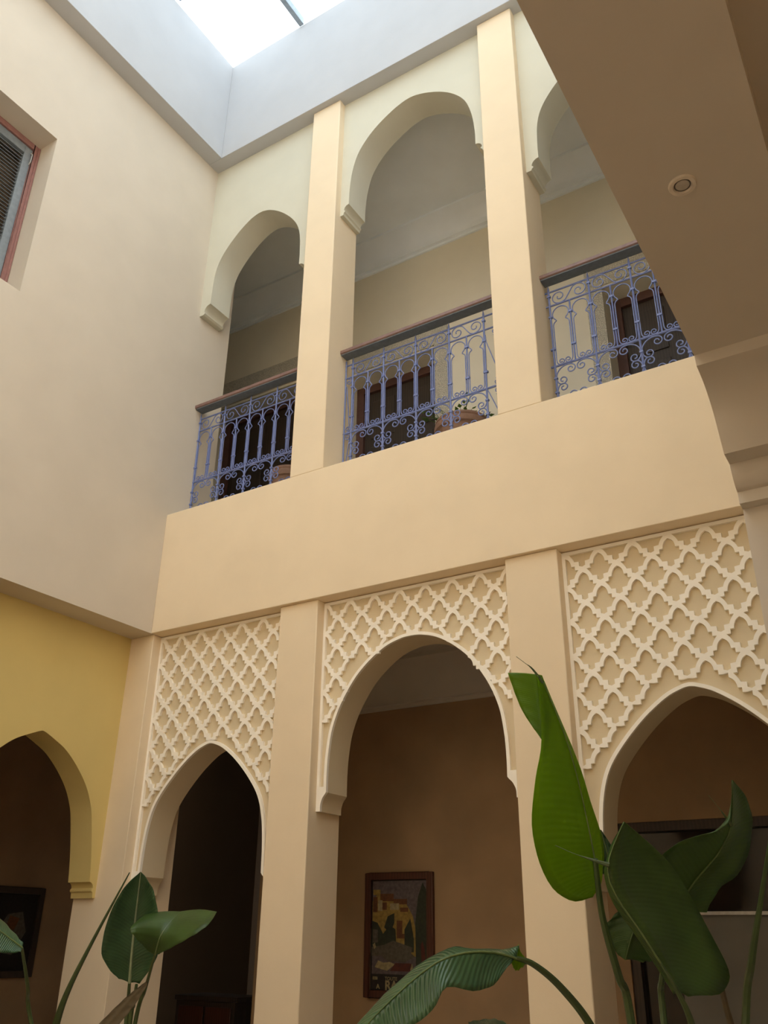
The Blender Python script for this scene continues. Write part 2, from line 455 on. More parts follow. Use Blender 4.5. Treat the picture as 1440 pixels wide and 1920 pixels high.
# --- the stepped lattice: ribs between staggered pointed cells
def hole(p, h):
    sx, sz = p / .195, h / .2035
    q = catmull([(0, .079), (.017, .067), (.029, .047), (.034, .022)], 3)
    q += [(.053, .021), (.053, -.003), (.073, -.004)]
    q += catmull([(.073, -.006), (.063, -.018), (.053, -.034), (.045, -.053)], 3)
    q += [(.018, -.056), (.018, -.082), (0, -.090)]
    return [(x * sx, z * sz) for x, z in q]
def lattice(x0, x1, n, h, ztop, cv, parent, y0, y1, margin):
    p = (x1 - x0) / n; H = hole(p, h)
    iT = 0; iR = max(range(len(H)), key=lambda i: H[i][0])
    UR = H[:iR + 1]                                    # tip -> right point
    LR = H[iR:]                                        # right point -> foot
    apexes = cv
    def above(x, z):
        best = None
        for (ax, az), (bx, bz) in zip(apexes, apexes[1:]):
            if min(ax, bx) - 1e-9 <= x <= max(ax, bx) + 1e-9 and abs(bx - ax) > 1e-9:
                t = (x - ax) / (bx - ax); best = max(best if best is not None else -9, az + (bz - az) * t)
        if best is None:                              # beside the opening: stop above the feet
            best = min(a[1] for a in apexes) + .45
        return z - best
    cells = {}
    for row in range(12):
        for half_ in (0, 1):
            for i in range(n + 1 - half_):
                cx = x0 + (i + .5 * half_) * p; cz = ztop - h / 2 - row * h - half_ * h / 2
                pts = [(cx + sx * a, cz + b) for sx in (-1, 1) for a, b in H if x0 - 1e-6 <= cx + sx * a <= x1 + 1e-6]
                if min(above(*q) for q in pts) > margin: cells[(2 * i + half_, 2 * row + half_)] = (cx, cz)
    mb = MB(); done = set()
    for (ci, cr) in list(cells):
        # ribs round this cell: its own upper two, and the upper ribs of the two cells below it
        for key, side in (((ci, cr), 1), ((ci, cr), -1), ((ci - 1, cr + 1), 1), ((ci + 1, cr + 1), -1)):
            if (key, side) in done: continue
            done.add((key, side))
            kx = x0 + key[0] * p / 2; kz = ztop - h / 2 - key[1] * h / 2
            if side > 0 and kx + p / 2 > x1 + 1e-6 or side < 0 and kx - p / 2 < x0 - 1e-6: continue
            # rib from the node above cell `key` to its node at the side
            poly = [(0, h / 2)]
            poly += [(p / 2 - x, h / 2 + z) for x, z in LR]          # foot side of the neighbour above
            poly += [(p / 2, 0)]
            poly += [(x, z) for x, z in UR[::-1]]
            poly = [(kx + side * x, kz + z) for x, z in poly]
            if side < 0: poly = poly[::-1]
            k = len(poly)
            v = [(x, y0, z) for x, z in poly] + [(x, y1, z) for x, z in poly]
            f = [tuple(range(k))] + [(i, i + k, (i + 1) % k + k, (i + 1) % k) for i in range(k)]
            mb.add(v, f)
    # faces between two ribs meeting at a node lie inside the fretwork: drop them
    ob = mb.build('lattice', M['white'], parent, merge=True, smooth=0)
    bm = bmesh.new(); bm.from_mesh(ob.data)
    seen = {}
    for f in bm.faces: seen.setdefault(tuple(sorted(v.index for v in f.verts)), []).append(f)
    bmesh.ops.delete(bm, geom=[f for g in seen.values() if len(g) > 1 for f in g], context='FACES_ONLY')
    bm.to_mesh(ob.data); bm.free()
    return ob

def lattice_arch(label, half, cx, x0, x1, n, h, margin):
    out, cv, Lc, Rc = arch_outline(half, cx, x0, x1, 0, lip=False)
    t = thing('lattice_arch', label, 'arch', ((x0 + x1) / 2, YL, half[0][1] - .115), 'lattice arches of the lower arcade')
    MB().prism(out, YL + .020, YB - .03).build('arch_wall', M['field'], t)
    bw = .020
    m = MB()                                          # white border: sides, top, round the arch and over the corbels
    zs = half[0][1]
    ocv = offset(cv, bw)
    ring_ = [(x0, -.006), (x0, zs - .115)] + Lc[1:] + cv + Rc[:-1] + [(x1, zs - .115), (x1, -.006), (x1 - bw, -.006 - bw)]
    ring_ += [(x1 - bw, zs + .03), (cx + half[0][0] + bw, zs + .03)]
    inner = [q for q in ocv if q[1] > zs + .031]
    ring_ += inner[::-1] + [(cx - half[0][0] - bw, zs + .03), (x0 + bw, zs + .03), (x0 + bw, -.006 - bw)]
    m.prism(ring_, YL, YL + .021)
    # closed along the top
    m.prism([(x0, -.006), (x1, -.006), (x1 - bw, -.006 - bw), (x0 + bw, -.006 - bw)], YL, YL + .021)
    m.build('border', M['white'], t, merge=True)
    lattice(x0 + .019, x1 - .019, n, h, -.023, ocv, t, YL + .001, YL + .021, margin)
    return t
lattice_arch('narrow pointed lower arch under white lattice beside the ochre arch', H_SIDE, .606, 0, A1, 6, .2035, -.012)
lattice_arch('wide round lower arch under shallow white lattice with the poster seen through it', H_MID, 2.222, A2, B1, 7, .199, -.012)
lattice_arch('lower arch under tall white lattice at the right behind the large leaves', [(x, z - .02) for x, z in H_SIDE], 3.872, B2, W, 6, .2035, -.012)

def plain_arch(label, half, cx, x0, x1, ztop, y0, y1, mat):
    out, cv, _, _ = arch_outline(half, cx, x0, x1, ztop, .105)
    o = MB().prism(out, y0, y1).build('gallery_arch', mat)
    return tag(o, label, 'arch', 'plain arches of the upper gallery')
plain_arch('low pale upper gallery arch next to the left wall', H_USIDE, .626, 0, a1, ZC, .075, YU, M['upper_arch'])
plain_arch('tall pale upper gallery arch between the two upper pillars', H_UMID, 2.240, a2, b1, ZC, .075, YU, M['upper_arch'])
plain_arch('pale yellow upper gallery arch cut off by the dark soffit at the right', H_USIDE, 3.852, b2, W, ZC, .075, YU, M['upper_arch'])
out, _, _, _ = arch_outline(H_YEL, -.62, -1.45, YP, 0, .105)
tag(MB().prism(out, -.239, -.456, 'x').build('ochre_arch', M['ochre']), 'ochre yellow lower arch under the left wall', 'arch')

# ------------------------------------------------------------------ wrought iron railings
YR = .235
def spiral(c, r0, r1, a0, a1, n):
    return [(c[0] + (r0 + (r1 - r0) * i / n) * math.cos(R(a0 + (a1 - a0) * i / n)), c[1] + (r0 + (r1 - r0) * i / n) * math.sin(R(a0 + (a1 - a0) * i / n))) for i in range(n + 1)]
def rod(pts, r=.0045, n=5): return MB().tube([(x, 0, z) for x, z in pts], r, n)
PW = .2848
UPRIGHT = MB().tube([(0, 0, .0), (0, 0, 1.10), (0, 0, 1.142)], [.0075, .0075, .001], 6).mesh('upright', M['blue'], (0, 0, 0))
HANGER = MB().tube([(0, 0, 0), (0, 0, .507)], .006, 6).mesh('hanger', M['blue'], (0, 0, 0))
lobe = spiral((-.072, 0), .0600, .010, 40, 40 + 520, 34)
sc_ = lobe[::-1] + [(0, .0)] + [(-x, -z) for x, z in lobe]
SCROLL = rod(catmull(sc_, 2), .0042).mesh('scroll', M['blue'], (0, 0, 0))
SCROLL_M = rod(catmull([(-x, z) for x, z in sc_], 2), .0042).mesh('scroll', M['blue'], (0, 0, 0))
def keyhole():
    curl = spiral((-.024, .028), .006, .022, 90 - 300, 270 - 0, 16)
    # curl winds outwards to the foot, then the rod climbs beside the upright
    left = curl[::-1][::-1]
    left = [(x, z) for x, z in spiral((-.024, .030), .006, .023, -90 + 420, -90, 18)]
    left += catmull([(-.024, .007), (-.040, .010), (-.053, .025), (-.057, .050)], 3)[1:]
    left += [(-.057, .335)] + catmull([(-.057, .335), (-.052, .352), (-.043, .362), (-.033, .369)], 3)[1:]
    arc = spiral((0, .425), .0575, .0575, 238, 90, 16)
    left += arc[1:]
    return left + [(-x, z) for x, z in left[-2::-1]]
KEYHOLE = rod(keyhole(), .0042).mesh('keyhole_arch', M['blue'], (0, 0, 0))
def corner():
    c, r, tA, tB, rA, rB = (-.057, .057), .083, 66, 214, .034, .034
    A = (c[0] + r * math.cos(R(tA)), c[1] + r * math.sin(R(tA))); B = (c[0] + r * math.cos(R(tB)), c[1] + r * math.sin(R(tB)))
    cA = (A[0] - rA * math.cos(R(tA)), A[1] - rA * math.sin(R(tA))); cB = (B[0] - rB * math.cos(R(tB)), B[1] - rB * math.sin(R(tB)))
    return spiral(cA, .009, rA, tA - 430, tA, 22)[:-1] + spiral(c, r, r, tA, tB, 14) + spiral(cB, rB, .009, tB, tB + 430, 22)[1:]
CORNER = [rod([(sx * x, sz * z) for x, z in corner()], .0046).mesh('corner_scroll', M['blue'], (0, 0, 0)) for sx in (1, -1) for sz in (1, -1)]
COLLAR = MB().box(-.017, .017, -.009, .009, -.007, .007).mesh('collar', M['blue'], (0, 0, 0))
COLLAR_S = MB().box(-.012, .012, -.010, .010, -.007, .007).mesh('collar', M['blue'], (0, 0, 0))

def railing(label, x0, x1, bars, rail_label):
    t = thing('railing', label, 'railing', ((x0 + x1) / 2, YR, .95), 'blue iron railings of the upper gallery')
    for x in bars: piece(UPRIGHT, 'upright', (x, YR, .95), t)
    for z, r in ((2.028, .0065), (1.907, .0065), (1.40, .008), (1.10, .008)):
        MB().tube([(x0 + .004, YR, z), (x1 - .004, YR, z)], r, 6).build('rail', M['blue'], t)
    for i, (xa, xb) in enumerate(zip(bars, bars[1:])):
        xm = (xa + xb) / 2
        piece(SCROLL if i % 2 else SCROLL_M, 'scroll', (xm, YR, 1.9675), t)
        piece(HANGER, 'hanger', (xm, YR, 1.40), t)
        for s in (-.25, .25): piece(KEYHOLE, 'keyhole_arch', (xm + s * (xb - xa), YR, 1.40), t)
        for c in CORNER: piece(c, 'corner_scroll', (xm, YR, 1.25), t)
        for z in (1.81, 1.54): piece(COLLAR_S if z > 1.7 else COLLAR, 'collar', (xm, YR, z), t)
    for x in bars:
        for z in (1.99, 1.81, 1.305, 1.192): piece(COLLAR_S, 'collar', (x, YR, z), t)
        piece(COLLAR, 'collar', (x, YR, 1.54), t)
    # narrow end bays with a stay and two curls
    for e, b, s in ((x0, bars[0], 1), (x1, bars[-1], -1)):
        if abs(b - e) < .05: continue
        xe = e + s * .010
        MB().tube([(xe, YR, .95), (xe, YR, 2.075)], .0065, 6).build('end_post', M['blue'], t)
        w = abs(b - xe); m_ = MB()
        MB().tube([(b - s * .008, YR, 1.86), (b - s * .012, YR, 1.80), (xe + s * w * .35, YR, 1.48), (xe + s * .008, YR, 1.42)] if s < 0 else
                  [(xe + s * .012, YR, 1.83), (xe + s * w * .5, YR, 1.62), (b - s * .02, YR, 1.46), (b - s * .030, YR, 1.415)], .004, 5).build('stay', M['blue'], t)
        MB().tube([(b - s * .008, YR, 1.385), (xe + s * .008, YR, 1.0)], .004, 5).build('stay', M['blue'], t)
        cx_ = (b + xe) / 2
        for zc_, up in ((1.868, 1), (1.437, -1), (1.362, 1)):
            pts = spiral((cx_, zc_), .006, min(.03, w * .42), 0, 470 * s * up, 18)
            MB().tube([(x, YR, z) for x, z in pts], .004, 5).build('curl', M['blue'], t)
    h = MB().prism([(.166, 2.106), (.158, 2.113), (.158, 2.136), (.166, 2.143), (.262, 2.143), (.262, 2.106)], x0, x1, 'x').build('handrail', M['rail'], t)
    h['label'] = rail_label
    box('underboard', M['railgrey'], x0 + .002, x1 - .002, .168, .250, 2.097, 2.1065, t)
    return t
railing('blue wrought iron railing next to the left wall', 0, a1, [.010 + .2845 * k for k in range(5)], 'red brown handrail')
railing('blue wrought iron railing between the two upper pillars with a potted plant behind', a2, b1, [1.625 + .2855 * k for k in range(5)], 'red brown handrail')
railing('blue wrought iron railing at the right running behind the dark soffit', b2, W, [3.274 + .2875 * k for k in range(5)], 'red brown handrail')

# ------------------------------------------------------------------ window in the left wall
win = struct(MB().box(-.26, -.20, WY1 - .05, WY1, WZ0, WZ1).box(-.26, -.20, WY0, WY0 + .05, WZ0, WZ1).box(-.26, -.20, WY0 + .05, WY1 - .05, WZ1 - .05, WZ1)
             .box(-.26, -.20, WY0 + .05, WY1 - .05, WZ0, WZ0 + .05).build('window_1', M['redframe'], merge=True, bevel=.004))
win['label'] = 'red framed shuttered window in the left wall'
for ya, yb in ((WY1 - .0502, (WY0 + WY1) / 2 + .004), ((WY0 + WY1) / 2 - .004, WY0 + .0502)):
    lo, hi = min(ya, yb), max(ya, yb)
    fr = MB()
    fr.box(-.255, -.215, lo, lo + .065, WZ0 + .055, WZ1 - .055).box(-.255, -.215, hi - .065, hi, WZ0 + .055, WZ1 - .055)
    fr.box(-.255, -.215, lo + .065, hi - .065, WZ1 - .13, WZ1 - .055).box(-.255, -.215, lo + .065, hi - .065, WZ0 + .055, WZ0 + .14)
    sh = fr.build('shutter', M['greyframe'], win, merge=True, bevel=.003)
    n = 38
    z0s, z1s = WZ0 + .14, WZ1 - .13
    slat = MB().prism([(-.250, .016), (-.226, 0), (-.224, .003), (-.248, .019)], lo + .066, hi - .066, 'y')
    me = slat.mesh('slat', M['greyframe'], slat.centre()); cen = slat.centre()
    for k in range(n):
        piece(me, 'slat', (cen[0], cen[1], z0s + (z1s - z0s) * (k + .1) / n), sh)
tr = MB().box(-.210, -.188, WY1 - .022, WY1 - .002, WZ0 + .01, WZ1 - .01).build('casing', M['redframe'], win, bevel=.003)
MB().tube([(-.21, WY1 - .062, WZ1 - .22), (-.19, WY1 - .062, WZ1 - .20), (-.19, WY1 - .062, WZ1 - .12), (-.21, WY1 - .062, WZ1 - .10)], .005, 6).build('handle', M['steel'], win)
box('window_back', M['dark'], -.46, -.42, WY0, WY1, WZ0, WZ1, win)

# ------------------------------------------------------------------ doorways
def upper_door(k, x0, x1, zt):
    z0 = .95
    fr = MB().box(x0, x0 + .09, BACK + .22, BACK + .31, z0, zt).box(x1 - .09, x1, BACK + .22, BACK + .31, z0, zt).box(x0 + .09, x1 - .09, BACK + .22, BACK + .31, zt - .09, zt)
    d = struct(fr.build('door_%d' % k, M['doorframe'], merge=True, bevel=.004))
    mid = (x0 + x1) / 2
    for xa, xb in ((x0 + .09, mid - .0004), (mid + .0004, x1 - .09)):
        lf = box('door_leaf', M['door'], xa, xb, BACK + .26, BACK + .30, z0, zt - .09, d)
        for za, zb_ in ((z0 + .12, z0 + .85), (z0 + .97, zt - .75), (zt - .65, zt - .2)):
            box('raised_panel', M['door'], xa + .08, xb - .08, BACK + .248, BACK + .26, za, zb_, lf, bevel=.005)
    box('stucco_band', M['stucco'], x0 - .15, x1 + .15, BACK - .018, BACK, zt + .03, zt + .34, d)
    for xa in (x0 - .15, x1): box('stucco_jamb', M['stucco'], xa, xa + .15, BACK - .018, BACK, z0, zt + .03, d)
    return d
for k, (x0, x1, z0, z1) in enumerate(UP): upper_door(k + 1, x0, x1, z1)
# lower right doorway: dark glazed door with a pale rail
x0, x1, _, zt = LOW[1]
d4 = struct(MB().box(x0, x0 + .06, BACK + .02, BACK + .14, FL, zt).box(x1 - .06, x1, BACK + .02, BACK + .14, FL, zt).box(x0 + .06, x1 - .06, BACK + .02, BACK + .14, zt - .06, zt).build('door_4', M['door'], merge=True))
box('upper_glass', M['darkglass'], x0 + .06, x1 - .06, BACK + .09, BACK + .10, -1.885, zt - .06, d4)
box('door_rail', M['steel'], x0 + .06, x1 - .06, BACK + .05, BACK + .10, -1.905, -1.885, d4)
box('lower_panel', M['curtain'], x0 + .30, x1 - .06, BACK + .085, BACK + .10, FL, -1.905, d4)
box('lower_glass', M['darkglass'], x0 + .06, x0 + .30, BACK + .085, BACK + .10, FL, -1.905, d4)
# sideboard faintly seen in the dark doorway
sb = thing('sideboard', 'brown wooden sideboard in the dark doorway behind the left lattice arch', 'sideboard', (-.99, 2.15, FL))
box('body', M['door'], -1.40, -.72, BACK + .35, BACK + .75, FL + .08, -2.58, sb)
box('top', M['door'], -1.42, -.70, BACK + .34, BACK + .76, -2.58, -2.54, sb, bevel=.004)
for x in (-1.05, -.735): box('door', M['frame'], x - .31, x - .02, BACK + .335, BACK + .35, FL + .12, -2.62, sb, bevel=.004)
for x in (-1.37, -.79): box('leg', M['door'], x, x + .05, BACK + .38, BACK + .43, FL, FL + .08, sb)

# ------------------------------------------------------------------ poster on the gallery wall
def flat(name, polys, y, parent, mats):
    m = MB()
    for k, (poly, mi) in enumerate(polys):
        yy = y - .0004 * k
        m.add([(x, yy, z) for x, z in poly], [tuple(range(len(poly)))], mi)
    return m.build(name, mats, parent, smooth=0)
def frame_mesh(x0, x1, z0, z1, w, y0, y1):
    m = MB()
    m.box(x0, x0 + w, y0, y1, z0, z1).box(x1 - w, x1, y0, y1, z0, z1).box(x0 + w, x1 - w, y0, y1, z1 - w, z1).box(x0 + w, x1 - w, y0, y1, z0, z0 + w)
    return m
po = thing('framed_poster', 'framed travel poster of a hillside town on the brown wall inside the middle arch', 'poster', (1.135, BACK - .02, -2.47))
PX0, PX1, PZ0, PZ1 = .834, 1.438, -2.462, -1.606
frame_mesh(PX0, PX1, PZ0, PZ1, .052, BACK - .035, BACK).build('frame', M['frame'], po, merge=True, bevel=.005)
ink = lambda n, c: paint(n, tuple(v * .7 for v in c), .7, var=.3, scale=40)
MATS = [ink('poster_black', (.020, .016, .014)), ink('poster_sky', (.16, .13, .135)), ink('poster_ochre', (.42, .28, .07)), ink('poster_brown', (.17, .065, .022)),
        ink('poster_green', (.035, .045, .025)), ink('poster_cream', (.46, .38, .20)), ink('poster_grey', (.13, .115, .085)), ink('poster_maroon', (.11, .025, .015))]
px0, px1, pz0, pz1 = PX0 + .052, PX1 - .052, PZ0 + .052, PZ1 - .052
U = lambda u, v: (px0 + (px1 - px0) * u, pz0 + (pz1 - pz0) * v)
def q(u0, v0, u1, v1): return [U(u0, v0), U(u1, v0), U(u1, v1), U(u0, v1)]
polys = [(q(0, 0, 1, 1), 0), (q(.02, .14, 1, .99), 1),
         ([U(.02, .30), U(.02, .80), U(.10, .86), U(.30, .86), U(.42, .80), U(.62, .78), U(.74, .66), U(.80, .50), U(.80, .30)], 2),
         (q(.03, .86, .16, .91), 2), (q(.16, .80, .40, .87), 3), (q(.03, .70, .11, .84), 3), (q(.12, .71, .20, .81), 5), (q(.20, .72, .28, .79), 3), (q(.40, .77, .64, .82), 3),
         (q(.34, .72, .50, .78), 5), (q(.52, .70, .66, .74), 3), (q(.06, .62, .18, .69), 2), (q(.46, .46, .62, .62), 3), (q(.56, .50, .66, .66), 2),
         ([U(.02, .30), U(.02, .62), U(.12, .60), U(.22, .50), U(.34, .58), U(.44, .54), U(.46, .36), U(.40, .30)], 4), ([U(.30, .66), U(.24, .56), U(.34, .50), U(.42, .60), U(.42, .69)], 4),
         ([U(.60, .34), U(.60, .54), U(.70, .64), U(.76, .46), U(.76, .34)], 4), (q(.04, .42, .13, .54), 6), ([U(.02, .30), U(.70, .30), U(.74, .38), U(.40, .44), U(.24, .40), U(.02, .38)], 6),
         ([U(.20, .30), U(.34, .35), U(.66, .35), U(.78, .30), U(.60, .25), U(.30, .26)], 6), ([U(.08, .20), U(.14, .26), U(.24, .24), U(.34, .25), U(.44, .23), U(.30, .17)], 5),
         ([U(.35, .17), U(.44, .24), U(.72, .24), U(.72, .17)], 7), ([U(.04, .40), U(.08, .42), U(.10, .38), U(.07, .36)], 5), ([U(.70, .18), U(.73, .24), U(.76, .18)], 5),
         ([U(.80, .17), U(.79, .60), U(.84, .84), U(.92, .97), U(.98, .90), U(1, .70), U(1, .17)], 4), ([U(.90, .20), U(.88, .40), U(.91, .44), U(.95, .36), U(.97, .22)], 7),
         (q(.02, .0, 1, .14), 0), (q(.0, .0, .006, .55), 5)]
flat('print', polys, BACK - .012, po, MATS)
def lettering(txt, u, v, size, mat, bold=1.0):
    cu = bpy.data.curves.new('lettering', 'FONT'); cu.body = txt; cu.size = size; cu.extrude = .0004; cu.offset = .0012 * bold
    tmp = bpy.data.objects.new('lettering', cu); C.objects.link(tmp)
    bpy.context.view_layer.update()
    me = bpy.data.meshes.new_from_object(tmp.evaluated_get(bpy.context.evaluated_depsgraph_get()))
    bpy.data.objects.remove(tmp)
    me.materials.clear(); me.materials.append(mat)
    ob = bpy.data.objects.new('lettering', me)
    x, z = U(u, v); place(ob, (x, BACK - .026, z), po); ob.rotation_euler = (R(90), 0, 0)
lettering('TOUTE', .27, .088, .033, MATS[5], .2)
lettering('A', .12, .012, .045, MATS[5], .5)
lettering('RA', .27, .006, .085, MATS[5], 2.2)
lettering('ESSI', .055, .092, .026, MATS[5], .8)
# framed picture on the left gallery wall
pc = thing('framed_picture', 'dark framed picture on the gallery wall seen through the ochre arch', 'picture', (XL + .02, .66, -2.39))
def yz(poly, x, m, mi=0): m.add([(x, y, z) for y, z in poly], [tuple(range(len(poly)))], mi)
fm = MB()
y0, y1, z0, z1, w = .36, .92, -2.385, -1.715, .05
fm.box(XL, XL + .03, y0, y0 + w, z0, z1).box(XL, XL + .03, y1 - w, y1, z0, z1).box(XL, XL + .03, y0 + w, y1 - w, z1 - w, z1).box(XL, XL + .03, y0 + w, y1 - w, z0, z0 + w)
fm.build('frame', M['door'], pc, merge=True, bevel=.004)
fm = MB(); yz([(y0 + w, z0 + w), (y1 - w, z0 + w), (y1 - w, z1 - w), (y0 + w, z1 - w)], XL + .008, fm, 0)
yz([(.56, -2.20), (.70, -2.22), (.80, -2.05), (.74, -1.90), (.60, -1.92), (.52, -2.05)], XL + .0085, fm, 6)
yz([(.60, -2.02), (.68, -2.04), (.72, -1.95), (.62, -1.93)], XL + .009, fm, 3)
fm.build('print', MATS, pc, smooth=0)

# ------------------------------------------------------------------ recessed downlight in the right soffit
dl = thing('downlight', 'small round recessed downlight in the dark soffit at upper right', 'downlight', (4.650, -2.678, -.318))
cz = -.318
MB().lathe([(0.0208, cz - .001), (0.0240, cz - .006), (0.0328, cz - .006), (0.0352, cz - .001), (0.0352, cz + .004), (0.0208, cz + .004), (0.0208, cz - .001)], (4.650, -2.678)).build('trim_ring', M['lampwhite'], dl, merge=True)
MB().lathe([(0.0004, cz - .0018), (0.0096, cz - .0026), (0.0172, cz - .0022), (0.0180, cz - .001)], (4.650, -2.678)).build('lens', M['lampglass'], dl)
MB().lathe([(0.0180, cz - .001), (0.0192, cz - .0035), (0.0208, cz - .0015), (0.0208, cz - .0005), (0.0180, cz - .0005)], (4.650, -2.678)).build('reflector', M['lampdark'], dl)

# ------------------------------------------------------------------ potted plants on the upper gallery
def pot(label, x, y, r, h, name='terracotta_pot'):
    z = .95
    t = thing(name, label, 'pot', (x, y, z))
    MB().lathe([(.001, z), (r * .62, z), (r * .70, z + h * .3), (r * .84, z + h * .72), (r * .90, z + h * .86), (r * .86, z + h * .86), (r * .84, z + h * .8), (.001, z + h * .78)], (x, y)).build('body', M['terracotta'], t, merge=True)
    MB().lathe([(r * .86, z + h * .85), (r * 1.0, z + h * .86), (r * 1.03, z + h * .90), (r * 1.0, z + h * .94), (r * .95, z + h * .95), (r * .99, z + h * .97), (r * .97, z + h), (r * .88, z + h), (r * .86, z + h * .85)], (x, y)).build('rim', M['terracotta'], t, merge=True)
    MB().lathe([(.001, z + h * .90), (r * .87, z + h * .90)], (x, y)).build('soil', M['soil'], t, smooth=0)
    return t
t1 = pot('terracotta pot with a small leafy plant behind the middle railing', 2.30, .78, .215, .60)
for k in range(64):
    a = random.uniform(0, 2 * math.pi); l = random.uniform(.06, .20); e = random.uniform(.1, 1.0)
    bx, by, bz = 2.28 + .10 * math.cos(a * 2.3), .74 + .08 * math.sin(a * 3.1), .95 + .545
    tip = Vector((bx + math.cos(a) * l * math.cos(e), by + math.sin(a) * l * math.cos(e), bz + l * math.sin(e) + .04))
    st = MB(); st.tube([(bx, by, bz), ((bx + tip.x) / 2, (by + tip.y) / 2, (bz + tip.z) / 2 + .03), tuple(tip)], .002, 4)
    dirn = Vector((math.cos(a), math.sin(a), .2)).normalized(); sd = Vector((-math.sin(a), math.cos(a), random.uniform(-.4, .4))).normalized()
    L_, w_ = random.uniform(.035, .06), random.uniform(.012, .02)
    vv = [tip, tip + dirn * L_ * .4 + sd * w_, tip + dirn * L_, tip + dirn * L_ * .4 - sd * w_, tip + dirn * L_ * .45 + Vector((0, 0, .006))]
    st.add(vv, [(0, 1, 4), (1, 2, 4), (2, 3, 4), (3, 0, 4)])
    st.build('leaf', M['leaf'], t1, smooth=0)
pot('terracotta pot rim showing behind the left railing', .60, .78, .17, .63)

# ------------------------------------------------------------------ large leafed plants in the courtyard
def at(px, py, dep):
    """point of the place at a given depth in front of the camera, from a reading on the photograph (z from the beam)"""
    v = CAM + CAM_ROT @ Vector(((px - 720) / F_PX * dep, -(py - 960) / F_PX * dep, -dep))
    return Vector((v.x, v.y, v.z - ZO))
def blade(mid, left, right, n=26, k=6, cup=.0):
    """loft of a leaf over three rails (midrib, two margins), each a list of (px, py, depth)"""
    m = catmull([tuple(at(*p)) for p in mid], n // max(1, len(mid) - 1) + 1)
    l = catmull([tuple(at(*p)) for p in left], n // max(1, len(left) - 1) + 1)
    r = catmull([tuple(at(*p)) for p in right], n // max(1, len(right) - 1) + 1)
    def res(c, t):
        f = t * (len(c) - 1); i = min(int(f), len(c) - 2); return Vector(c[i]).lerp(Vector(c[i + 1]), f - i)
    rows = []; view = CAM_ROT @ Vector((0, 0, -1))
    for i in range(n + 1):
        t = i / n; a, b, c = res(l, t), res(m, t), res(r, t); row = []
        for j in range(-k, k + 1):
            s = abs(j) / k; e = a if j < 0 else c
            p = b.lerp(e, s) + view * (cup * math.sin(math.pi * s) * (e - b).length)
            p += view * (.004 * math.sin(t * 37 + j * .9) * s)
            row.append(p)
        rows.append(row)
    return rows
def leaf(parent, mid, left, right, mat, name='leaf', cup=.12, rib=True, extra=(), rib_r=.0045, rib_mat='midrib'):
    m = MB(); uvs = []; w = 13
    sets = [blade(mid, left, right, cup=cup)] + [blade(*e, cup=cup) for e in extra]
    for rows in sets:
        o = len(m.v)
        for i, row in enumerate(rows):
            for j, p in enumerate(row): m.v.append(tuple(p)); uvs.append(((j - 6) / 6, i / (len(rows) - 1)))
        for i in range(len(rows) - 1):
            for j in range(w - 1):
                m.f.append((o + i * w + j, o + i * w + j + 1, o + (i + 1) * w + j + 1, o + (i + 1) * w + j)); m.mi.append(0)
    me = bpy.data.meshes.new(name); org = m.centre()
    me.from_pydata([(x - org[0], y - org[1], z - org[2]) for x, y, z in m.v], [], m.f)
    me.materials.append(mat); uvl = me.uv_layers.new(name='blade')
    for lp in me.loops: uvl.data[lp.index].uv = uvs[lp.vertex_index]
    me.polygons.foreach_set('use_smooth', [True] * len(me.polygons)); me.update()
    ob = bpy.data.objects.new(name, me); place(ob, org, parent)
    sol = ob.modifiers.new('thickness', 'SOLIDIFY'); sol.thickness = .0012; sol.offset = 0
    if rib:
        for rows in sets[:1]:
            pts = [row[6] + (CAM_ROT @ Vector((0, 0, 1))) * .002 for row in rows[::2]]
            k = len(pts)
            MB().tube(pts, [rib_r * (1 - .8 * i / (k - 1)) for i in range(k)], 6).build('midrib', M[rib_mat], ob)
    return ob
def stalk(parent, pts, r0, r1, mat='stem', name='stem', foot=None):
    P = [tuple(at(*p)) for p in pts]
    if foot: P.append(foot)
    c = catmull(P, 8); k = len(c)
    return MB().tube(c, [r0 + (r1 - r0) * min(1, 1.7 * i / (k - 1)) for i in range(k)], 7).build(name, M[mat], parent)
def plant_pot(t, x, y, r, h):
    MB().lathe([(.001, FL), (r * .7, FL), (r * .92, FL + h * .8), (r, FL + h * .82), (r, FL + h), (r * .9, FL + h), (r * .88, FL + h * .88), (.001, FL + h * .88)], (x, y)).build('pot', M['terracotta'], t, merge=True)

pr = thing('bird_of_paradise_plant', 'tall plant with huge paddle leaves in front of the right lattice arch', 'plant', (3.82, -.95, FL))
plant_pot(pr, 3.82, -.95, .30, .45)
FT = lambda dx, dy: (3.82 + dx, -.95 + dy, FL + .40)
# tall backlit leaf with a folded top
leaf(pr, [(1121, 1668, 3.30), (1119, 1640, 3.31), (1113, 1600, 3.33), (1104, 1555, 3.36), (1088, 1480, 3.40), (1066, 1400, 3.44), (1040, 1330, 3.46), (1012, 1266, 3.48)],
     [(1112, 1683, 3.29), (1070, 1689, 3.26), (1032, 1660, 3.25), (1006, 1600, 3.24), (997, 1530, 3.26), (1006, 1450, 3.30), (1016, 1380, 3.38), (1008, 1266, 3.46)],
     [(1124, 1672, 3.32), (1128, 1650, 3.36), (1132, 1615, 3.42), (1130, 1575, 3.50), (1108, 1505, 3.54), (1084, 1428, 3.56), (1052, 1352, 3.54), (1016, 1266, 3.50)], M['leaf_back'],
     extra=[([(1019, 1392, 3.40), (1012, 1325, 3.46), (1004, 1264, 3.50)], [(1015, 1386, 3.42), (978, 1330, 3.52), (952, 1262, 3.58)], [(1022, 1392, 3.41), (1024, 1330, 3.47), (1016, 1266, 3.50)])])
